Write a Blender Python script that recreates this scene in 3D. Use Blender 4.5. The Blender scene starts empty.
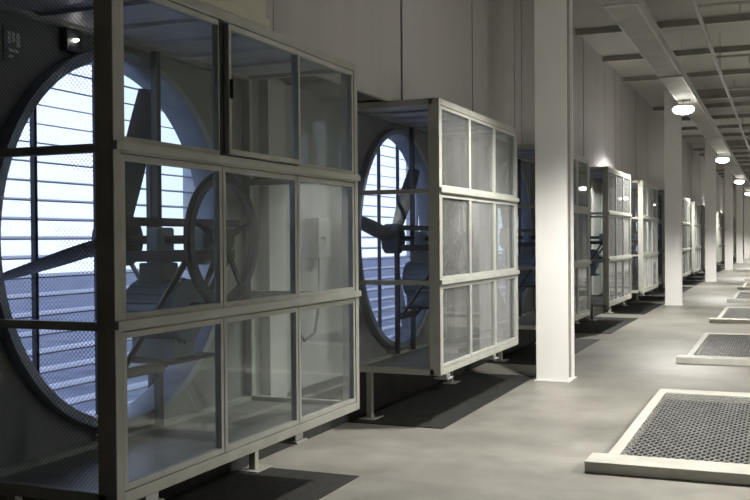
import bpy, bmesh, math, random
from mathutils import Vector, Matrix
random.seed(7)
C = bpy.context.scene.collection
PI = math.pi
CAM_H = 1.6

# ------------------------------------------------------------------ materials
def nodes(name):
    m = bpy.data.materials.new(name); m.use_nodes = True
    nt = m.node_tree; nt.nodes.clear()
    out = nt.nodes.new('ShaderNodeOutputMaterial')
    return m, nt, out

def N(nt, t, **kw):
    n = nt.nodes.new(t)
    for k, v in kw.items(): setattr(n, k, v)
    return n

def paint(name, col, rough=0.5, metal=0.0, var=0.12, scale=3.0, stretch=(1, 1, 1), bump=0.0, bscale=60, spec=0.5):
    """painted / raw surface with soft procedural wear"""
    m, nt, out = nodes(name)
    p = N(nt, 'ShaderNodeBsdfPrincipled')
    tc = N(nt, 'ShaderNodeTexCoord'); mp = N(nt, 'ShaderNodeMapping'); mp.inputs['Scale'].default_value = stretch
    nt.links.new(tc.outputs['Object'], mp.inputs['Vector'])
    n = N(nt, 'ShaderNodeTexNoise'); n.inputs['Scale'].default_value = scale; n.inputs['Detail'].default_value = 6
    nt.links.new(mp.outputs[0], n.inputs['Vector'])
    r = N(nt, 'ShaderNodeValToRGB')
    r.color_ramp.elements[0].position = 0.3; r.color_ramp.elements[1].position = 0.7
    r.color_ramp.elements[0].color = tuple(c * (1 - var) for c in col) + (1,)
    r.color_ramp.elements[1].color = tuple(min(1, c * (1 + var)) for c in col) + (1,)
    nt.links.new(n.outputs['Fac'], r.inputs[0]); nt.links.new(r.outputs[0], p.inputs['Base Color'])
    p.inputs['Roughness'].default_value = rough; p.inputs['Metallic'].default_value = metal
    p.inputs['Specular IOR Level'].default_value = spec
    if bump:
        b = N(nt, 'ShaderNodeBump'); b.inputs['Strength'].default_value = bump; b.inputs['Distance'].default_value = 0.01
        n2 = N(nt, 'ShaderNodeTexNoise'); n2.inputs['Scale'].default_value = bscale
        nt.links.new(mp.outputs[0], n2.inputs['Vector'])
        nt.links.new(n2.outputs['Fac'], b.inputs['Height']); nt.links.new(b.outputs[0], p.inputs['Normal'])
    nt.links.new(p.outputs[0], out.inputs[0])
    return m

def concrete():
    m, nt, out = nodes('concrete_floor')
    p = N(nt, 'ShaderNodeBsdfPrincipled'); tc = N(nt, 'ShaderNodeTexCoord')
    big = N(nt, 'ShaderNodeTexNoise'); big.inputs['Scale'].default_value = 0.55; big.inputs['Detail'].default_value = 8; big.inputs['Roughness'].default_value = 0.6
    mid = N(nt, 'ShaderNodeTexNoise'); mid.inputs['Scale'].default_value = 3.2; mid.inputs['Detail'].default_value = 9; mid.inputs['Roughness'].default_value = 0.65
    for n in (big, mid): nt.links.new(tc.outputs['Object'], n.inputs['Vector'])
    r1 = N(nt, 'ShaderNodeValToRGB'); r1.color_ramp.elements[0].position = .32; r1.color_ramp.elements[1].position = .68
    r1.color_ramp.elements[0].color = (.165, .16, .14, 1); r1.color_ramp.elements[1].color = (.35, .34, .305, 1)
    r2 = N(nt, 'ShaderNodeValToRGB'); r2.color_ramp.elements[0].position = .3; r2.color_ramp.elements[1].position = .7
    r2.color_ramp.elements[0].color = (.78, .78, .78, 1); r2.color_ramp.elements[1].color = (1.1, 1.1, 1.1, 1)
    nt.links.new(big.outputs['Fac'], r1.inputs[0]); nt.links.new(mid.outputs['Fac'], r2.inputs[0])
    mx = N(nt, 'ShaderNodeMix', data_type='RGBA', blend_type='MULTIPLY'); mx.inputs['Factor'].default_value = 1
    nt.links.new(r1.outputs[0], mx.inputs[6]); nt.links.new(r2.outputs[0], mx.inputs[7])
    nt.links.new(mx.outputs[2], p.inputs['Base Color'])
    rr = N(nt, 'ShaderNodeMapRange'); rr.inputs['To Min'].default_value = .34; rr.inputs['To Max'].default_value = .52
    nt.links.new(mid.outputs['Fac'], rr.inputs['Value']); nt.links.new(rr.outputs[0], p.inputs['Roughness'])
    p.inputs['Specular IOR Level'].default_value = .55
    b = N(nt, 'ShaderNodeBump'); b.inputs['Strength'].default_value = .12; b.inputs['Distance'].default_value = .02
    nt.links.new(mid.outputs['Fac'], b.inputs['Height']); nt.links.new(b.outputs[0], p.inputs['Normal'])
    nt.links.new(p.outputs[0], out.inputs[0])
    return m

def dusty_glass(name, cover, tint=(.80, .86, .84), dust=(.42, .43, .42), rough=.04):
    """pane with an even dust layer: the flatter you look along it, the more dust is in the way"""
    m, nt, out = nodes(name)
    g = N(nt, 'ShaderNodeNewGeometry')
    d = N(nt, 'ShaderNodeVectorMath', operation='DOT_PRODUCT')
    nt.links.new(g.outputs['Incoming'], d.inputs[0]); nt.links.new(g.outputs['Normal'], d.inputs[1])
    a = N(nt, 'ShaderNodeMath', operation='ABSOLUTE'); nt.links.new(d.outputs['Value'], a.inputs[0])
    mxm = N(nt, 'ShaderNodeMath', operation='MAXIMUM'); mxm.inputs[1].default_value = .03; nt.links.new(a.outputs[0], mxm.inputs[0])
    inv = N(nt, 'ShaderNodeMath', operation='DIVIDE'); inv.inputs[0].default_value = 1; nt.links.new(mxm.outputs[0], inv.inputs[1])
    pw = N(nt, 'ShaderNodeMath', operation='POWER'); pw.inputs[0].default_value = 1 - cover; nt.links.new(inv.outputs[0], pw.inputs[1])
    tc = N(nt, 'ShaderNodeTexCoord'); n = N(nt, 'ShaderNodeTexNoise'); n.inputs['Scale'].default_value = 2.6; n.inputs['Detail'].default_value = 5
    nt.links.new(tc.outputs['Object'], n.inputs['Vector'])
    tr = N(nt, 'ShaderNodeBsdfTransparent'); tr.inputs[0].default_value = tint + (1,)
    df = N(nt, 'ShaderNodeBsdfDiffuse'); 
    r = N(nt, 'ShaderNodeValToRGB'); r.color_ramp.elements[0].color = tuple(c * .8 for c in dust) + (1,); r.color_ramp.elements[1].color = tuple(c * 1.2 for c in dust) + (1,)
    nt.links.new(n.outputs['Fac'], r.inputs[0]); nt.links.new(r.outputs[0], df.inputs[0])
    ms = N(nt, 'ShaderNodeMixShader'); nt.links.new(pw.outputs[0], ms.inputs[0]); nt.links.new(df.outputs[0], ms.inputs[1]); nt.links.new(tr.outputs[0], ms.inputs[2])
    gl = N(nt, 'ShaderNodeBsdfGlossy'); gl.inputs['Roughness'].default_value = rough; gl.inputs[0].default_value = (.9, .93, .95, 1)
    fr = N(nt, 'ShaderNodeFresnel'); fr.inputs['IOR'].default_value = 1.5
    m2 = N(nt, 'ShaderNodeMixShader'); nt.links.new(fr.outputs[0], m2.inputs[0]); nt.links.new(ms.outputs[0], m2.inputs[1]); nt.links.new(gl.outputs[0], m2.inputs[2])
    nt.links.new(m2.outputs[0], out.inputs[0])
    return m

def wire_screen(name, pitch=.032, duty=.26, col=(.10, .10, .10)):
    """diamond woven wire: open holes between the wires"""
    m, nt, out = nodes(name)
    tc = N(nt, 'ShaderNodeTexCoord'); sx = N(nt, 'ShaderNodeSeparateXYZ'); nt.links.new(tc.outputs['Object'], sx.inputs[0])
    hsum = N(nt, 'ShaderNodeMath', operation='ADD'); nt.links.new(sx.outputs['X'], hsum.inputs[0]); nt.links.new(sx.outputs['Y'], hsum.inputs[1])
    res = []
    for op in ('ADD', 'SUBTRACT'):
        u = N(nt, 'ShaderNodeMath', operation=op); nt.links.new(hsum.outputs[0], u.inputs[0]); nt.links.new(sx.outputs['Z'], u.inputs[1])
        s = N(nt, 'ShaderNodeMath', operation='DIVIDE'); s.inputs[1].default_value = pitch; nt.links.new(u.outputs[0], s.inputs[0])
        f = N(nt, 'ShaderNodeMath', operation='FRACT'); nt.links.new(s.outputs[0], f.inputs[0])
        c = N(nt, 'ShaderNodeMath', operation='LESS_THAN'); c.inputs[1].default_value = duty; nt.links.new(f.outputs[0], c.inputs[0])
        res.append(c)
    mx = N(nt, 'ShaderNodeMath', operation='MAXIMUM'); nt.links.new(res[0].outputs[0], mx.inputs[0]); nt.links.new(res[1].outputs[0], mx.inputs[1])
    p = N(nt, 'ShaderNodeBsdfPrincipled'); p.inputs['Base Color'].default_value = col + (1,); p.inputs['Roughness'].default_value = .5; p.inputs['Metallic'].default_value = .3
    tr = N(nt, 'ShaderNodeBsdfTransparent')
    ms = N(nt, 'ShaderNodeMixShader'); nt.links.new(mx.outputs[0], ms.inputs[0]); nt.links.new(tr.outputs[0], ms.inputs[1]); nt.links.new(p.outputs[0], ms.inputs[2])
    nt.links.new(ms.outputs[0], out.inputs[0])
    return m

def emit(name, col, s):
    m, nt, out = nodes(name)
    e = N(nt, 'ShaderNodeEmission'); e.inputs[0].default_value = col + (1,); e.inputs[1].default_value = s
    tc = N(nt, 'ShaderNodeTexCoord'); n = N(nt, 'ShaderNodeTexNoise'); n.inputs['Scale'].default_value = 8
    mr = N(nt, 'ShaderNodeMapRange'); mr.inputs['To Min'].default_value = s * .9; mr.inputs['To Max'].default_value = s * 1.1
    nt.links.new(tc.outputs['Object'], n.inputs['Vector']); nt.links.new(n.outputs['Fac'], mr.inputs['Value']); nt.links.new(mr.outputs[0], e.inputs[1])
    nt.links.new(e.outputs[0], out.inputs[0])
    return m

M = {
 'floor': concrete(),
 'wall': paint('painted_wall', (.36, .355, .335), .7, var=.06, scale=1.2),
 'panel': paint('wall_panel_metal', (.40, .387, .385), .55, var=.05, scale=1.5, stretch=(1, 3, .3)),
 'seam': paint('dark_seam', (.10, .10, .10), .8),
 'lowwall': paint('fan_wall_metal', (.235, .235, .225), .5, var=.15, scale=1.5),
 'ceiling': paint('ceiling_deck', (.42, .415, .385), .7, var=.08, scale=1.0),
 'beam': paint('beam_paint', (.30, .295, .265), .6),
 'beamlight': paint('beam_flange_paint', (.52, .51, .46), .5),
 'column': paint('column_white_paint', (.80, .785, .77), .45, var=.04, scale=2, stretch=(1, 1, .3)),
 'frame': paint('cage_frame_paint', (.36, .365, .325), .42, var=.12, scale=5, bump=.1),
 'sash': paint('sash_paint', (.39, .40, .365), .42, var=.10, scale=6),
 'gap': paint('gap_shade_black', (.03, .03, .03), .7),
 'glass': dusty_glass('dusty_glass', .095, dust=(.36, .37, .36)),
 'wire': wire_screen('diamond_wire', .022, .13),
 'roof': paint('cage_roof_sheet', (.55, .55, .60), .45, metal=.3, var=.2),
 'pan': paint('cage_floor_sheet', (.24, .235, .21), .4, metal=.2, var=.3, scale=4),
 'shroud': paint('galvanised_shroud', (.36, .40, .47), .35, metal=.55, var=.15, scale=6),
 'darkmetal': paint('dark_steel', (.055, .058, .065), .45, metal=.3, var=.3),
 'motor': paint('motor_bluegrey', (.24, .30, .34), .45, metal=.2, var=.2),
 'blade': paint('fan_blade_metal', (.16, .17, .19), .4, metal=.5),
 'louver': paint('louver_aluminium', (.60, .63, .68), .45, metal=.3, var=.1),
 'mat': paint('black_rubber_mat', (.016, .017, .015), .75, var=.6, scale=5, stretch=(4, 1, 1), bump=.4, bscale=20),
 'grate': paint('grate_steel', (.50, .50, .49), .35, metal=.6, var=.2, scale=10),
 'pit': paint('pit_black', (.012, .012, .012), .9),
 'curb': paint('curb_paint', (.50, .49, .44), .5, var=.12, scale=4, bump=.1),
 'tray': paint('cable_tray_zinc', (.42, .42, .41), .45, metal=.3, var=.1),
 'cable': paint('cable_black', (.05, .05, .05), .6),
 'cream': paint('cream_sheet_metal', (.58, .56, .45), .5, var=.1, scale=2),
 'lens': emit('lamp_lens', (1, .97, .88), 22),
 'lamp': paint('lamp_housing', (.55, .45, .43), .4),
 'box': paint('grey_control_box', (.20, .21, .21), .5),
 'ground': paint('outside_gravel', (.15, .17, .21), .9, var=.3, scale=2),
 'pipe': paint('pipe_grey', (.33, .33, .31), .5),
 'white': paint('white_label', (.7, .7, .68), .6),
 'ink': paint('label_ink', (.05, .05, .05), .6),
}

# ------------------------------------------------------------------ mesh helpers
def B(): return bmesh.new()
def box(bm, x0, x1, y0, y1, z0, z1):
    vs = [bm.verts.new((x, y, z)) for x in (x0, x1) for y in (y0, y1) for z in (z0, z1)]
    for f in ((0, 1, 3, 2), (4, 6, 7, 5), (0, 4, 5, 1), (2, 3, 7, 6), (0, 2, 6, 4), (1, 5, 7, 3)):
        bm.faces.new([vs[i] for i in f])
def tube(bm, pts, r, n=10, cap=True):
    pts = [Vector(p) for p in pts]; rings = []
    for i, p in enumerate(pts):
        t = (pts[min(i + 1, len(pts) - 1)] - pts[max(i - 1, 0)]).normalized()
        a = t.cross(Vector((0, 0, 1)));
        if a.length < .05: a = t.cross(Vector((0, 1, 0)))
        a.normalize(); b = t.cross(a).normalized()
        rr = r[i] if isinstance(r, (list, tuple)) else r
        rings.append([bm.verts.new(p + (a * math.cos(2 * PI * k / n) + b * math.sin(2 * PI * k / n)) * rr) for k in range(n)])
    for i in range(len(rings) - 1):
        for k in range(n):
            bm.faces.new((rings[i][k], rings[i][(k + 1) % n], rings[i + 1][(k + 1) % n], rings[i + 1][k]))
    if cap:
        bm.faces.new(rings[0][::-1]); bm.faces.new(rings[-1])
def annulus(bm, prof, n=72, cy=0, cz=0):
    """revolve closed profile of (x, radius) about the x axis through (cy,cz)"""
    rings = [[bm.verts.new((x, cy + r * math.cos(2 * PI * k / n), cz + r * math.sin(2 * PI * k / n))) for k in range(n)] for x, r in prof]
    for i in range(len(rings)):
        j = (i + 1) % len(rings)
        for k in range(n):
            bm.faces.new((rings[i][k], rings[i][(k + 1) % n], rings[j][(k + 1) % n], rings[j][k]))
def obj(name, bm, mat, parent=None, loc=(0, 0, 0), bevel=0, smooth=False):
    bmesh.ops.recalc_face_normals(bm, faces=bm.faces)
    me = bpy.data.meshes.new(name); bm.to_mesh(me); bm.free()
    if smooth:
        for p in me.polygons: p.use_smooth = True
        try: me.set_sharp_from_angle(angle=math.radians(40))
        except Exception: pass
    me.materials.append(M[mat])
    o = bpy.data.objects.new(name, me); C.objects.link(o); o.location = loc
    if parent: o.parent = parent
    if bevel:
        b = o.modifiers.new('bevel', 'BEVEL'); b.width = bevel; b.segments = 2; b.limit_method = 'ANGLE'
    return o
def empty(name, loc=(0, 0, 0)):
    o = bpy.data.objects.new(name, None); C.objects.link(o); o.location = loc; o.empty_display_size = .2
    return o
def tag(o, label, cat, group=None):
    o['label'] = label; o['category'] = cat
    if group: o['group'] = group
    return o
def struct(name, bm, mat):
    o = obj(name, bm, mat); o['kind'] = 'structure'; return o
def copy_tree(src, loc, label=None, group=None):
    r = src.copy(); C.objects.link(r); r.location = loc
    if label: r['label'] = label
    if group: r['group'] = group
    for ch in list(src.children):
        c = ch.copy(); C.objects.link(c); c.parent = r
        for g in list(ch.children):
            d = g.copy(); C.objects.link(d); d.parent = c
    return r

# ------------------------------------------------------------------ measured layout
BAY = 13.11; PER = BAY / 3
XF = -2.674                 # front plane of the cages
XW = -3.565                 # wall with the fan openings
XU = -3.15                  # face of the upper panel wall
ZB, ZT = .44, 2.80
G0, GL = 3.476, 2.649
CEIL = 5.05
YEND = 98.0; YBACK = -6.0
FC, FR = 1.61, 1.03         # fan centre height and opening radius
NC = 18; NF = 8
cy = lambda i: G0 + i * PER
fy = lambda i: cy(i) + GL / 2 - .12

# ------------------------------------------------------------------ room shell
bm = B(); box(bm, XW - .05, 5.0, YBACK, YEND, -.2, 0); struct('floor', bm, 'floor')
bm = B(); box(bm, XW - .05, 5.0, YBACK, YEND, CEIL, CEIL + .1); struct('ceiling', bm, 'ceiling')
bm = B(); box(bm, 5.0, 5.15, YBACK, YEND, 0, CEIL); struct('wall_right', bm, 'wall')
bm = B(); box(bm, XW - .05, 5.0, YEND, YEND + .15, 0, CEIL); struct('wall_far', bm, 'wall')
bm = B(); box(bm, XW - .05, 5.0, YBACK - .15, YBACK, 0, CEIL); struct('wall_near', bm, 'wall')

# lower wall with round openings
bm = B()
def quad(y0, y1, z0, z1, x=XW):
    bm.faces.new([bm.verts.new(p) for p in ((x, y0, z0), (x, y1, z0), (x, y1, z1), (x, y0, z1))])
yprev = YBACK
for i in range(NF):
    a, b = fy(i) - 1.25, fy(i) + 1.25
    quad(yprev, a, 0, 2.82); yprev = b
    n = 96; inner = []; outer = []
    for k in range(n):
        t = 2 * PI * k / n + PI / 4
        inner.append(bm.verts.new((XW, fy(i) + FR * math.cos(t), FC + FR * math.sin(t))))
        c, s = math.cos(t), math.sin(t)
        ty = 1.25 / abs(c) if abs(c) > 1e-6 else 1e9
        tz = ((2.82 - FC) if s > 0 else FC) / abs(s) if abs(s) > 1e-6 else 1e9
        q = min(ty, tz)
        outer.append(bm.verts.new((XW, fy(i) + q * c, FC + q * s)))
    for k in range(n):
        j = (k + 1) % n
        bm.faces.new((inner[k], inner[j], outer[j], outer[k]))
    # corner fillers
    for sy in (-1, 1):
        for z in (0, 2.82):
            cyy = fy(i) + sy * 1.25
            ring = outer
            best = sorted(range(n), key=lambda k: (ring[k].co - Vector((XW, cyy, z))).length)[:2]
            k0, k1 = sorted(best)
            cv = bm.verts.new((XW, cyy, z))
            try: bm.faces.new((ring[k0], ring[k1], cv))
            except Exception: pass
quad(yprev, YEND, 0, 2.82)
wl = struct('wall_left', bm, 'lowwall')
md = wl.modifiers.new('thick', 'SOLIDIFY'); md.thickness = .04; md.offset = 0

# upper wall: deep panel fascia with vertical seams
bm = B(); box(bm, XW - .04, XU - .03, YBACK, YEND, 2.815, CEIL); struct('trim_1', bm, 'seam')
bm = B(); seams = []
ys = [(YBACK, .004), (3.5, .004), (5.80, .006)]
for j in range(22):
    for q, g in ((7.85, .010), (8.21, .020), (10.38, .012), (11.63, .005)):
        if q + j * PER < YEND - .3: ys.append((q + j * PER, g))
ys.append((YEND, .004))
rnd = random.Random(3)
for (a, g), (b, g2) in zip(ys[:-1], ys[1:]):
    box(bm, XU - .03, XU + rnd.choice((0, .004, .008)), a + g, b - g2, 2.812, CEIL - .001)
struct('wall_upper_left', bm, 'panel')
# sill strip along the soffit edge
bm = B(); box(bm, XU - .02, XU + .02, 6.9, YEND, 2.80, 2.845); struct('trim_2', bm, 'frame')
bm = B(); box(bm, XW + .021, XW + .04, YBACK, YEND, .001, .42); struct('base_shade_left', bm, 'mat')  # near-black strip putting the shade under the cages onto the wall base
# outside ground
bm = B(); box(bm, -40, XW - .6, -30, 120, -.5, -.3); struct('ground', bm, 'ground')

# ------------------------------------------------------------------ fan units behind the cages
def make_fan():
    t = empty('exhaust_fan')
    tag(t, 'x', 'fan')
    bm = B(); annulus(bm, [(.07, FR + .05), (.07, FR), (.03, FR - .015), (-.12, FR - .015), (-.12, FR + .02), (.002, FR + .02), (.002, FR + .05)], 96)
    obj('shroud', bm, 'shroud', t, (0, 0, FC), smooth=True)
    # mounting frame: two uprights, cross rails
    bm = B()
    box(bm, .08, .12, .185, .225, -1.12, 1.12); box(bm, .08, .12, -.25, -.21, -1.12, .08)
    box(bm, .08, .11, -.2, 1.0, -.45, -.40)
    box(bm, .12, .15, -.25, 1.08, .08, .13)
    box(bm, .15, .62, -.26, -.20, -.12, -.06); box(bm, .15, .62, .17, .23, -.12, -.06); box(bm, .56, .62, -.26, .23, -.12, -.06); box(bm, .15, .5, -.23, .20, -.68, -.66)
    tube(bm, [(.15, .20, -.75), (.6, .20, -.10)], .018, 6); tube(bm, [(.15, -.23, -.75), (.6, -.23, -.10)], .018, 6)
    box(bm, .09, .15, -.23, .20, -.78, -.72)
    obj('support_frame', bm, 'darkmetal', t, (0, 0, FC))
    bm = B(); tube(bm, [(-.11, 0, 0), (.72, 0, 0)], .025, 12)
    obj('shaft', bm, 'darkmetal', t, (0, 0, FC), smooth=True)
    for q in (.22, .52):
        bm = B(); box(bm, q, q + .09, -.08, .08, -.14, .07)
        obj('bearing_block', bm, 'motor', t, (0, 0, FC), bevel=.015)
    # drive pulley facing the aisle
    bm = B(); annulus(bm, [(.66, .36), (.70, .36), (.70, .315), (.66, .315)], 48)
    annulus(bm, [(.65, .06), (.72, .06), (.72, .02), (.65, .02)], 24)
    for k in range(5):
        a = 2 * PI * k / 5 + .3
        tube(bm, [(.68, .05 * math.cos(a), .05 * math.sin(a)), (.68, .325 * math.cos(a), .325 * math.sin(a))], [.022, .014], 6)
    obj('drive_pulley', bm, 'darkmetal', t, (0, 0, FC), smooth=True)
    # motor with fins
    MY, MZ = -.03, -.40
    bm = B(); tube(bm, [(.12, MY, MZ), (.14, MY, MZ), (.47, MY, MZ), (.50, MY, MZ)], [.10, .17, .17, .12], 24)
    for k in range(20):
        a = 2 * PI * k / 20
        p = Vector((0, MY, MZ)) + Vector((0, math.cos(a), math.sin(a))) * .175
        tube(bm, [(.16, p.y, p.z), (.45, p.y, p.z)], .010, 4)
    box(bm, .16, .44, MY - .10, MY + .10, MZ - .26, MZ - .1)
    mo = obj('motor', bm, 'motor', t, (0, 0, FC), smooth=True)
    bm = B(); box(bm, .2, .36, MY - .09, MY + .07, MZ + .15, MZ + .27); obj('terminal_box', bm, 'box', mo, bevel=.01)
    bm = B(); tube(bm, [(.50, MY, MZ), (.70, MY, MZ)], .05, 16); obj('motor_pulley', bm, 'darkmetal', mo, smooth=True)
    bm = B(); pts = []
    for k in range(31):
        a = math.radians(-50 + 280 * k / 30); pts.append((.68, .366 * math.cos(a), .366 * math.sin(a)))
    pts.append((.68, MY - .05, MZ - .01))
    for k in range(7):
        a = math.radians(190 + 160 * k / 6); pts.append((.68, MY + .055 * math.cos(a), MZ + .055 * math.sin(a)))
    pts.append((.68, .366 * math.cos(math.radians(-50)), .366 * math.sin(math.radians(-50))))
    tube(bm, pts, .009, 6)
    obj('belt', bm, 'cable', t, (0, 0, FC), smooth=True)
    # hub and narrow blades
    bm = B(); tube(bm, [(-.12, 0, 0), (-.10, 0, 0), (.04, 0, 0), (.06, 0, 0)], [.10, .15, .15, .11], 24)
    obj('hub', bm, 'darkmetal', t, (0, 0, FC), smooth=True)
    for k in range(3):
        a = math.radians(191 + 120 * k)
        bm = B(); R_ = Matrix.Rotation(-a, 4, 'X').to_3x3()
        secs = []
        for s in range(9):
            r = .12 + (.97 - .12) * s / 8; ch = .06 + .015 * math.sin(PI * s / 8); tw = math.radians(58 - 26 * s / 8)
            row = []
            for u, th in ((-1, 0), (-.4, .010), (.3, .012), (1, 0), (.3, -.004), (-.4, -.004)):
                dx = -u * ch * math.cos(tw) * 1.0 + th * math.sin(tw); dz = u * ch * math.sin(tw) + th * math.cos(tw)
                # r along +y, chord in x/z
                v = Vector((dx - .03, r, dz))
                y_, z_ = v.y * math.cos(a) - v.z * math.sin(a), v.y * math.sin(a) + v.z * math.cos(a)
                row.append(bm.verts.new((v.x, y_, z_)))
            secs.append(row)
        for s in range(8):
            for q in range(6):
                bm.faces.new((secs[s][q], secs[s][(q + 1) % 6], secs[s + 1][(q + 1) % 6], secs[s + 1][q]))
        bm.faces.new(secs[0]); bm.faces.new(secs[-1][::-1])
        obj('blade', bm, 'blade', t, (0, 0, FC), smooth=True)
    return t

def make_louver():
    t = empty('wall_louver'); tag(t, 'x', 'louver')
    x = -.22
    bm = B()
    for (a, b, c, d) in ((-1.15, -1.08, -1.15, 1.15), (1.08, 1.15, -1.15, 1.15), (-1.08, 1.08, 1.08, 1.15), (-1.08, 1.08, -1.15, -1.08)):
        box(bm, x - .06, x + .06, a, b, c, d)
    obj('louver_frame', bm, 'louver', t, (0, 0, FC))
    for yy in (-.52, .0, .52):
        bm = B(); box(bm, x + .045, x + .075, yy - .011, yy + .011, -1.08, 1.08)
        obj('mullion', bm, 'darkmetal', t, (0, 0, FC))
    bm = B(); z = -1.04
    while z < 1.06:
        # thin blades, outer edge a little higher
        vs = [bm.verts.new(p) for p in ((x - .05, -1.08, z + .012), (x - .05, 1.08, z + .012), (x + .04, 1.08, z - .006), (x + .04, -1.08, z - .006),
                                        (x - .05, -1.08, z + .016), (x - .05, 1.08, z + .016), (x + .04, 1.08, z + .001), (x + .04, -1.08, z + .001))]
        for f in ((0, 1, 2, 3), (7, 6, 5, 4), (0, 4, 5, 1), (1, 5, 6, 2), (2, 6, 7, 3), (3, 7, 4, 0)): bm.faces.new([vs[i] for i in f])
        z += .105
    obj('louver_slats', bm, 'louver', t, (0, 0, FC))
    return t

PLACE = ['in the nearest cage', 'in the second cage from the left', 'in the cage mostly hidden behind the first column',
         'in the first whole cage right of the nearest column', 'in the cage just left of the second white column',
         'in the cage behind the second white column', 'in the first cage right of the second column', 'in the cage just left of the third white column']
f0 = make_fan(); l0 = make_louver()
for i in range(NF):
    la = 'round exhaust fan ' + PLACE[i]
    if i == 0: f0['label'] = la; f0.location = (XW + .021, fy(0), 0)
    else:
        fan = copy_tree(f0, (XW + .021, fy(i), 0), la)
        for c in fan.children:      # each fan has stopped at its own angle
            if c.name.startswith(('blade', 'hub')): c.rotation_euler.x = math.radians((0, -22, 35, -50, 15, 60, -10, 44)[i])
    la = 'daylit louver behind the fan ' + PLACE[i]
    if i == 0: l0['label'] = la; l0.location = (XW, fy(0), 0)
    else: copy_tree(l0, (XW, fy(i), 0), la)
for o in list(C.objects):
    if o.parent is None and o.name.startswith('exhaust_fan'): o['group'] = 'exhaust fans in the wall'
    if o.parent is None and o.name.startswith('wall_louver'): o['group'] = 'louvers behind the fans'

# outer plenum so no stray light enters between shroud and louver
# ------------------------------------------------------------------ cages
FT = .055
def make_cage(first):
    t = empty('fan_cage'); tag(t, 'x', 'cage')
    D = XF - XW - .022        # depth
    H = ZT - ZB
    r1, r2 = H / 3, 2 * H / 3
    # local: x=0 front plane, going to -D at wall; y 0..GL; z 0..H
    bm = B()
    for yy in (0, GL - FT):
        box(bm, -.10, 0, yy, yy + FT, 0, H)
        box(bm, -D, -D + FT, yy, yy + FT, 0, H)
        for z in (0, H - FT): box(bm, -D + FT, -FT, yy, yy + FT, z, z + FT)
        for z in (r1, r2): box(bm, -D + FT, -FT, yy + .008, yy + FT - .008, z - .02, z + .02)
    for z0, z1 in ((0, FT), (H - FT, H)):
        box(bm, -FT, 0, FT, GL - FT, z0, z1)
    for z0, z1 in ((0, FT), (H - FT, H)):
        box(bm, -D, -D + FT, FT, GL - FT, z0, z1)
    for z in (r1, r2): box(bm, -FT, 0, FT, GL - FT, z - .022, z + .022)
    obj('frame', bm, 'frame', t, bevel=.004)
    # raised cap strip along the two middle rails
    for z in (r1, r2):
        bm = B(); box(bm, 0, .02, .0, GL, z - .012, z + .028); obj('rail_cap', bm, 'sash', t, bevel=.003)
    # sashes, three by three
    w = (GL - 2 * FT) / 3
    zs = ((FT, r1 - .022), (r1 + .022, r2 - .022), (r2 + .022, H - FT))
    for c in range(3):
        for rI, (z0, z1) in enumerate(zs):
            y0 = FT + c * w; y1 = y0 + w; s = .028; g = .004
            ox = -.012; zz0 = z0
            special = first and c == 1 and rI == 2
            if special: ox = .022; g = .016
            bm = B()
            xa, xb = ox - .03, ox + .008
            a, b, zc, zd = y0 + g, y1 - g, zz0 + g, z1 - g
            box(bm, xa, xb, a, a + s, zc, zd); box(bm, xa, xb, b - s, b, zc, zd)
            box(bm, xa, xb, a + s, b - s, zc, zc + s); box(bm, xa, xb, a + s, b - s, zd - s, zd)
            sa = obj('sash', bm, 'sash', t, bevel=.002)
            if special: sa['label'] = 'access sash standing slightly proud of its neighbours with dark gaps around it'
            bm = B(); xm = (xa + xb) / 2
            bm.faces.new([bm.verts.new(p) for p in ((xm, a + s, zc + s), (xm, b - s, zc + s), (xm, b - s, zd - s), (xm, a + s, zd - s))])
            obj('glass', bm, 'glass', sa)
            if special:
                bm = B(); box(bm, -.03, .0, y0 - .02, y0 + .016, z0, z1); box(bm, -.03, 0, y0, y1, z0 - .005, z0 + .014)
                obj('gap_shade', bm, 'gap', sa)  # black strips paint in the shadow gap beside the raised sash
                bm = B(); box(bm, ox + .008, ox + .03, a + .005, a + .02, (zc + zd) / 2 - .05, (zc + zd) / 2 + .05); obj('handle', bm, 'darkmetal', sa, bevel=.003)
    # near end: diamond wire; far end: glass
    for rI, (z0, z1) in enumerate(zs):
        bm = B(); yy = FT * .5
        bm.faces.new([bm.verts.new(p) for p in ((-D + FT, yy, z0), (-FT, yy, z0), (-FT, yy, z1), (-D + FT, yy, z1))])
        obj('wire_screen', bm, 'wire', t)
        bm = B(); yy = GL - FT * .5
        bm.faces.new([bm.verts.new(p) for p in ((-D + FT, yy, z0), (-FT, yy, z0), (-FT, yy, z1), (-D + FT, yy, z1))])
        obj('end_glass', bm, 'glass', t)
    bm = B(); box(bm, -D + FT, -FT, FT, GL - FT, H - .03, H - .015)
    for k in range(1, 6):
        yy = FT + k * (GL - 2 * FT) / 6; box(bm, -D + FT, -FT, yy - .008, yy + .008, H - .05, H - .03)
    obj('roof_panel', bm, 'roof', t)
    bm = B(); box(bm, -D + FT, -FT, FT, GL - FT, .01, .025); obj('floor_pan', bm, 'pan', t)
    for yy in (.14, GL - .22):
        bm = B(); box(bm, -D + .12, -D + .17, yy, yy + .05, -ZB + .012, -.001); box(bm, -D + .07, -D + .22, yy - .06, yy + .17, -ZB + .002, -ZB + .014)
        obj('leg', bm, 'frame', t, bevel=.003)
    for yy in (.25, GL - .9):
        bm = B(); box(bm, -.12, -.03, yy, yy + .10, -.05, 0); box(bm, -.14, -.01, yy - .02, yy + .12, -.065, -.05)
        obj('bracket', bm, 'tray', t, bevel=.003)
    return t

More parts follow.
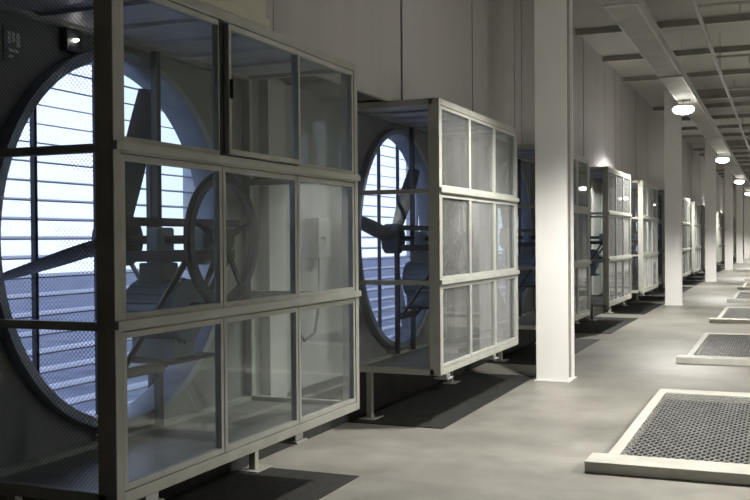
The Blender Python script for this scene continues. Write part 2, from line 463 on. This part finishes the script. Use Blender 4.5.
CL = ['large nearest fan cage at left with three by three framed panes over a dark mat',
      'second fan cage with dusty panes, between the nearest cage and the first white column',
      'fan cage mostly hidden behind the nearest white column, only its far edge showing',
      'fan cage with dark open wire end, first whole cage right of the nearest column',
      'fan cage just left of the second white column, beside the cage with dark wire end',
      'fan cage hidden behind the second white column',
      'fan cage first seen right of the second white column',
      'fan cage just left of the third white column']
c0 = make_cage(True); c0.location = (XF, cy(0), ZB); c0['label'] = CL[0]; c0['group'] = 'fan cages along the left wall'
c1 = make_cage(False)
for i in range(1, NC):
    la = CL[i] if i < len(CL) else 'tiny far fan cage seen in the row beyond the third white column'
    if i == 1: c1.location = (XF, cy(1), ZB); c1['label'] = la; c1['group'] = 'fan cages along the left wall'
    else: copy_tree(c1, (XF, cy(i), ZB), la, 'fan cages along the left wall' if i < len(CL) else 'far fan cages beyond the third column')

# mats under the cages
for i in range(NC):
    bm = B(); box(bm, 0, .88, 0, GL - .05 if i == 0 else 3.35, 0, .008)
    # ribs
    o = obj('floor_mat', bm, 'mat', None, (XW + .045, cy(i) - .05, 0), bevel=.002)
    la = 'black rubber mat on the floor under the ' + (CL[i].split(',')[0].replace('large ', '').replace(' with three by three framed panes over a dark mat', '') if i < len(CL) else 'far cages beyond the third column')
    if i < len(CL):
        la = ['black mat on the floor under the nearest cage', 'black mat on the floor under the second cage, left of the nearest column',
              'black mat under the cage hidden behind the nearest column', 'black mat under the first whole cage right of the nearest column',
              'black mat under the cage just left of the second column', 'black mat under the cage hidden behind the second column',
              'black mat under the first cage right of the second column', 'black mat under the cage just left of the third column'][i]
    tag(o, la, 'mat', 'mats under the cages' if i < len(CL) else 'mats under the far cages')

# things inside / behind the nearest cage
bx_ = empty('control_box', (XW + .022, 7.05, 1.46)); tag(bx_, 'small grey control box on the wall between the nearest and second cages', 'control box')
bm = B(); box(bm, 0, .12, 0, .22, 0, .32); obj('enclosure', bm, 'box', bx_, bevel=.008)
bm = B(); tube(bm, [(.12, .05, .16), (.15, .05, .16), (.15, .05, .10)], .01, 6); obj('switch_handle', bm, 'darkmetal', bx_)
bm = B(); tube(bm, [(.06, .11, -.002), (.07, .10, -.36), (.10, -.05, -.60), (.11, -.25, -.64), (.09, -.36, -.54), (.09, -.42, -.46)], .012, 8)
obj('cable', bm, 'cable', bx_, smooth=True)
for i in range(NC):
    bm = B(); box(bm, XW + .022, XW + .10, cy(i) + GL + .18, cy(i) + GL + .44, .421, 2.80)
    struct('trim_%d' % (i + 3), bm, 'panel')
# label plate on wall inside nearest cage
pl = empty('wall_notice', (XW + .022, 3.75, 2.50)); tag(pl, 'small pale notice plate on the dark wall left above the nearest fan', 'notice')
bm = B(); box(bm, 0, .008, 0, .13, 0, .17); obj('plate', bm, 'box', pl)
bm = B()
for (a, b, c, d) in ((.025, .045, .09, .15), (.055, .075, .10, .15), (.085, .11, .08, .15), (.03, .10, .05, .065), (.03, .06, .02, .035)): box(bm, .0081, .010, a, b, c, d)
obj('mark', bm, 'white', pl)
# small bright bulkhead fitting above the fan
lf = empty('indicator_lamp', (XW + .022, 4.22, 2.68)); tag(lf, 'small indicator lamp on a dark bracket above the nearest fan opening', 'lamp')
bm = B(); box(bm, 0, .05, -.06, .06, -.06, .06); obj('bracket', bm, 'darkmetal', lf, bevel=.006)
bm = B(); tube(bm, [(.05, 0, 0), (.07, 0, 0), (.078, 0, 0)], [.009, .008, .004], 12); obj('lens', bm, 'lens', lf, smooth=True)

# cream riser above the nearest cage
rs = empty('duct_riser', (XF, 2.2, 0)); tag(rs, 'cream sheet metal riser above the nearest cage up to the ceiling', 'duct')
bm = B(); box(bm, XU - XF + .015, -.04, 0, 2.72, ZT + .005, CEIL - .005); obj('casing', bm, 'cream', rs, bevel=.006)
bm = B(); box(bm, -.04, -.015, 0, 2.72, ZT + .005, ZT + .06); obj('flange', bm, 'cream', rs, bevel=.003)

# ------------------------------------------------------------------ columns
def make_column():
    t = empty('steel_column'); tag(t, 'x', 'column')
    W, Dp, F, Wb = .36, .36, .028, .02
    bm = B()
    box(bm, -W / 2, W / 2, -Dp / 2, -Dp / 2 + F, .02, CEIL - .001)
    box(bm, -W / 2, W / 2, Dp / 2 - F, Dp / 2, .02, CEIL - .001)
    box(bm, -Wb / 2, Wb / 2, -Dp / 2 + F, Dp / 2 - F, .02, CEIL - .001)
    obj('shaft', bm, 'column', t, bevel=.004)
    bm = B(); box(bm, .118, .150, .05, .145, .021, CEIL - .3); obj('recess_shade', bm, 'beam', t, bevel=.004)  # dark strip painting the shade into the column's web recess
    bm = B(); box(bm, -.20, .20, -.20, .20, .001, .02); obj('base_plate', bm, 'column', t, bevel=.003)
    return t
ORD = ['nearest', 'second', 'third', 'fourth']
col0 = make_column()
for k in range(7):
    y = 11.158 - .18 + k * BAY
    la = (ORD[k] + ' white painted steel column beside the aisle, with a dark groove down its side') if k < 4 else 'far white column in the row beyond the fourth column'
    g = 'columns along the aisle' if k < 4 else 'far columns'
    if k == 0: col0.location = (-2.37, y, 0); col0['label'] = la; col0['group'] = g
    else: copy_tree(col0, (-2.37, y, 0), la, g)

# ------------------------------------------------------------------ floor gratings
def make_grating():
    t = empty('floor_grating'); tag(t, 'x', 'floor grating')
    L, W, H = 3.5, 2.9, .078
    xa, xb, ya, yb = .19, W - .19, .30, L - .22
    for (a, b, c, d) in ((0, W, 0, ya), (.11, W - .11, yb, L), (.11, xa, ya, yb), (xb, W - .11, ya, yb)):
        bm = B(); box(bm, a, b, c, d, 0, H); obj('curb', bm, 'curb', t, bevel=.006)
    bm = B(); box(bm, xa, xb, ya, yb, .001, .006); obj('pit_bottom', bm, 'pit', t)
    # expanded metal: zig-zag strands with real depth
    bm = B(); sx = .032; sy = .12; th = .0035
    nx = int((xb - xa) / sx); ny = int((yb - ya) / (sy / 2))
    z0, z1 = .060, .066
    for i in range(nx + 1):
        xo = xa + i * sx; prev = None
        for j in range(ny + 1):
            yy = ya + j * (yb - ya) / ny
            xx = xo + (sx - th if (i + j) % 2 else th)
            xx = min(max(xx, xa + .001), xb - .001)
            cur = [bm.verts.new((xx - th, yy, z0)), bm.verts.new((xx + th, yy, z0)), bm.verts.new((xx + th, yy, z1)), bm.verts.new((xx - th, yy, z1))]
            if prev:
                for q in range(4): bm.faces.new((prev[q], prev[(q + 1) % 4], cur[(q + 1) % 4], cur[q]))
            prev = cur
    obj('mesh_grate', bm, 'grate', t)
    return t
g0 = make_grating()
GLB = ['nearest raised floor grating with diamond mesh at lower right', 'second raised floor grating from the front, right of the nearest column base',
       'third raised floor grating from the front', 'fourth raised floor grating from the front']
for k in range(12):
    y = 6.682 + k * 6.224
    la = GLB[k] if k < 4 else 'far raised floor grating at the right edge beyond the fourth one'
    g = 'floor gratings along the aisle' if k < 4 else 'far floor gratings'
    if k == 0: g0.location = (-1.25, y, 0); g0['label'] = la; g0['group'] = g
    else: copy_tree(g0, (-1.25, y, 0), la, g)

# ------------------------------------------------------------------ ceiling steel
k = 0
y = 11.158 - .18 - 2.622 * 6
while y < YEND - 1:
    big = abs(((y - 10.978) / BAY) - round((y - 10.978) / BAY)) < .01
    if not big:
        t = empty('ceiling_purlin', (0, y, CEIL)); tag(t, 'thin grey steel purlin crossing below the ceiling', 'beam', 'thin ceiling purlins')
        bm = B(); box(bm, XU + .015, 4.98, -.012, .012, -.10, -.001); obj('web', bm, 'beam', t)
        bm = B(); box(bm, XU + .015, 4.98, -.04, .04, -.112, -.10); obj('flange', bm, 'beamlight', t)
    else:
        t = empty('ceiling_girder', (0, y, CEIL)); tag(t, 'deep grey ceiling girder crossing at a column', 'beam', 'girders at the columns')
        bm = B(); box(bm, -2.17, 4.98, -.015, .015, -.22, -.001); obj('web', bm, 'beam', t)
        bm = B(); box(bm, -2.17, 4.98, -.08, .08, -.24, -.22); obj('flange', bm, 'beamlight', t)
    y += 2.622

# cable tray above the lamps
TZ = 4.22
t = empty('cable_tray', (-1.64, 0, TZ)); tag(t, 'long grey cable tray hanging over the lamps along the aisle', 'cable tray')
for s in (-1, 1):
    bm = B(); box(bm, s * .17 - .012, s * .17 + .012, -5, YEND - .5, -.05, .06); box(bm, s * .17 - .03, s * .17 + .03, -5, YEND - .5, .06, .066)
    obj('side_rail', bm, 'tray', t)
bm = B(); y = -5
while y < YEND - 1:
    y += 10
box(bm, -.158, .158, -5, YEND - .5, -.048, -.042)
obj('bottom_plate', bm, 'beam', t)
bm = B()
for q, (xx, r) in enumerate(((-.10, .022), (-.04, .028), (.03, .02), (.09, .025))):
    tube(bm, [(xx, -5, -.02 + r), (xx, YEND - 1, -.02 + r)], r, 8)
ob = obj('cables', bm, 'cable', t, smooth=True)
y = -2.13 + 1.311
while y < YEND - 2:
    bm = B(); box(bm, -.19, -.182, -.008, .008, 0, CEIL - TZ - .22); box(bm, .182, .19, -.008, .008, 0, CEIL - TZ - .22); box(bm, -.2, .2, -.02, .02, -.07, -.051)
    obj('hanger', bm, 'tray', t, (0, y + 1.311, 0)); y += 5.244

# sprinkler pipe with branches
t = empty('sprinkler_pipe', (-.95, 0, 4.38)); tag(t, 'thin grey pipe running under the ceiling right of the cable tray', 'pipe')
bm = B(); tube(bm, [(0, -5, 0), (0, YEND - 1, 0)], .03, 10); obj('main_pipe', bm, 'pipe', t, smooth=True)
y = 7.0
while y < YEND - 2:
    bm = B(); tube(bm, [(0, y, .02), (0, y, CEIL - 4.38 - .001)], .008, 6); obj('hanger', bm, 'pipe', t); y += 5.244
y = 5.2
while y < 60:
    bm = B(); tube(bm, [(0, y, 0), (2.4, y, 0)], .018, 8); tube(bm, [(.5, y, 0), (.5, y, -.12)], .012, 8)
    obj('branch_pipe', bm, 'pipe', t, smooth=True); y += 3.6
# drop posts from ceiling to tray at the right (thin channel)
# ------------------------------------------------------------------ lamps
def make_lamp():
    t = empty('ceiling_lamp'); tag(t, 'x', 'lamp')
    bm = B(); tube(bm, [(0, 0, .05), (0, 0, .07), (0, 0, .10)], [.17, .15, .08], 32); obj('housing', bm, 'lamp', t, smooth=True)
    bm = B(); prof = [(.0, .20), (-.03, .19), (-.06, .155), (-.085, .09), (-.095, .02)]
    tube(bm, [(0, 0, .05)] + [(0, 0, z) for z, r in prof], [.17] + [r for z, r in prof], 32); obj('lens', bm, 'lens', t, smooth=True)
    bm = B(); tube(bm, [(0, 0, .10), (0, 0, TZ - 4.005 - .051)], .012, 8); obj('stem', bm, 'tray', t)
    return t
LY0 = 19.215 - BAY
lamp0 = make_lamp(); LZ = 4.005
def lamp_light(x, y, e, size, blend):
    ld = bpy.data.lights.new('lamp_light', 'SPOT'); ld.energy = e; ld.color = (1, .965, .90)
    ld.spot_size = math.radians(size); ld.spot_blend = blend; ld.shadow_soft_size = .14
    lo = bpy.data.objects.new('lamp_light', ld); C.objects.link(lo); lo.location = (x, y, LZ - .24)
for k in range(7):
    y = LY0 + k * BAY if k else 8.6; loc = (-1.70 if k else -1.12, y, LZ)
    la = ['round lit ceiling lamp nearest the viewer, overhead in the aisle', 'largest lit ceiling lamp, left of the other glowing lamps', 'second lit ceiling lamp down the aisle', 'third lit ceiling lamp down the aisle'][k] if k < 4 else 'far lit lamp in the line beyond the third glowing one'
    g = 'ceiling lamps over the aisle' if k < 4 else 'far ceiling lamps'
    if k == 0: lamp0.location = loc; lamp0['label'] = la; lamp0['group'] = g
    else: copy_tree(lamp0, loc, la, g)
    lamp_light(loc[0], y, 820 if k == 0 else 1000, 126 if k == 0 else 138, .5 if k == 0 else .35)
for k in range(7):  # row out of view, added to fill the aisle with light
    y = 8.2 + k * BAY
    r = copy_tree(lamp0, (3.4, y, LZ), 'added fill lamp in the unseen row along the right wall', 'added fill lamps along the right wall')
    s_ = [c for c in r.children if c.name.startswith('stem')][0]
    bm = B(); tube(bm, [(0, 0, .10), (0, 0, CEIL - LZ - .001)], .012, 8); q = obj('stem', bm, 'tray', r)  # longer stem for the added fill lamp
    bpy.data.objects.remove(s_)
    lamp_light(3.4, y, 1500 if k == 0 else 1200, 144, .4)
# ------------------------------------------------------------------ world
w = bpy.data.worlds.new('world'); bpy.context.scene.world = w; w.use_nodes = True
nt = w.node_tree; bg = nt.nodes['Background']
tc = nt.nodes.new('ShaderNodeTexCoord'); sp = nt.nodes.new('ShaderNodeSeparateXYZ'); nt.links.new(tc.outputs['Generated'], sp.inputs[0])
rp = nt.nodes.new('ShaderNodeValToRGB'); rp.color_ramp.elements[0].position = 0; rp.color_ramp.elements[0].color = (.64, .75, 1, 1)
rp.color_ramp.elements[1].position = .6; rp.color_ramp.elements[1].color = (.50, .60, .95, 1)
nt.links.new(sp.outputs['Z'], rp.inputs[0]); nt.links.new(rp.outputs[0], bg.inputs[0]); bg.inputs[1].default_value = 2.0

# ------------------------------------------------------------------ camera
yaw, pit, rol = math.radians(22.6219), math.radians(-.5986), math.radians(-.4555); fpx = 976.39
F = Vector((-math.sin(yaw) * math.cos(pit), math.cos(yaw) * math.cos(pit), math.sin(pit)))
R = Vector((math.cos(yaw), math.sin(yaw), 0)); U = R.cross(F)
R2 = R * math.cos(rol) + U * math.sin(rol); U2 = -R * math.sin(rol) + U * math.cos(rol)
cd = bpy.data.cameras.new('camera'); co = bpy.data.objects.new('camera', cd); C.objects.link(co)
mt = Matrix((( R2.x, U2.x, -F.x, 0), (R2.y, U2.y, -F.y, 0), (R2.z, U2.z, -F.z, CAM_H), (0, 0, 0, 1)))
co.matrix_world = mt
cd.sensor_width = 36; cd.lens = fpx / 750 * 36; cd.clip_end = 300
sc = bpy.context.scene; sc.camera = co
sc.view_settings.view_transform = 'Standard'; sc.view_settings.look = 'None'; sc.view_settings.gamma = 1
sc.view_settings.use_curve_mapping = False; sc.view_settings.exposure = 0.0
sc.cycles.transparent_max_bounces = 48; sc.cycles.max_bounces = 8; sc.cycles.diffuse_bounces = 5
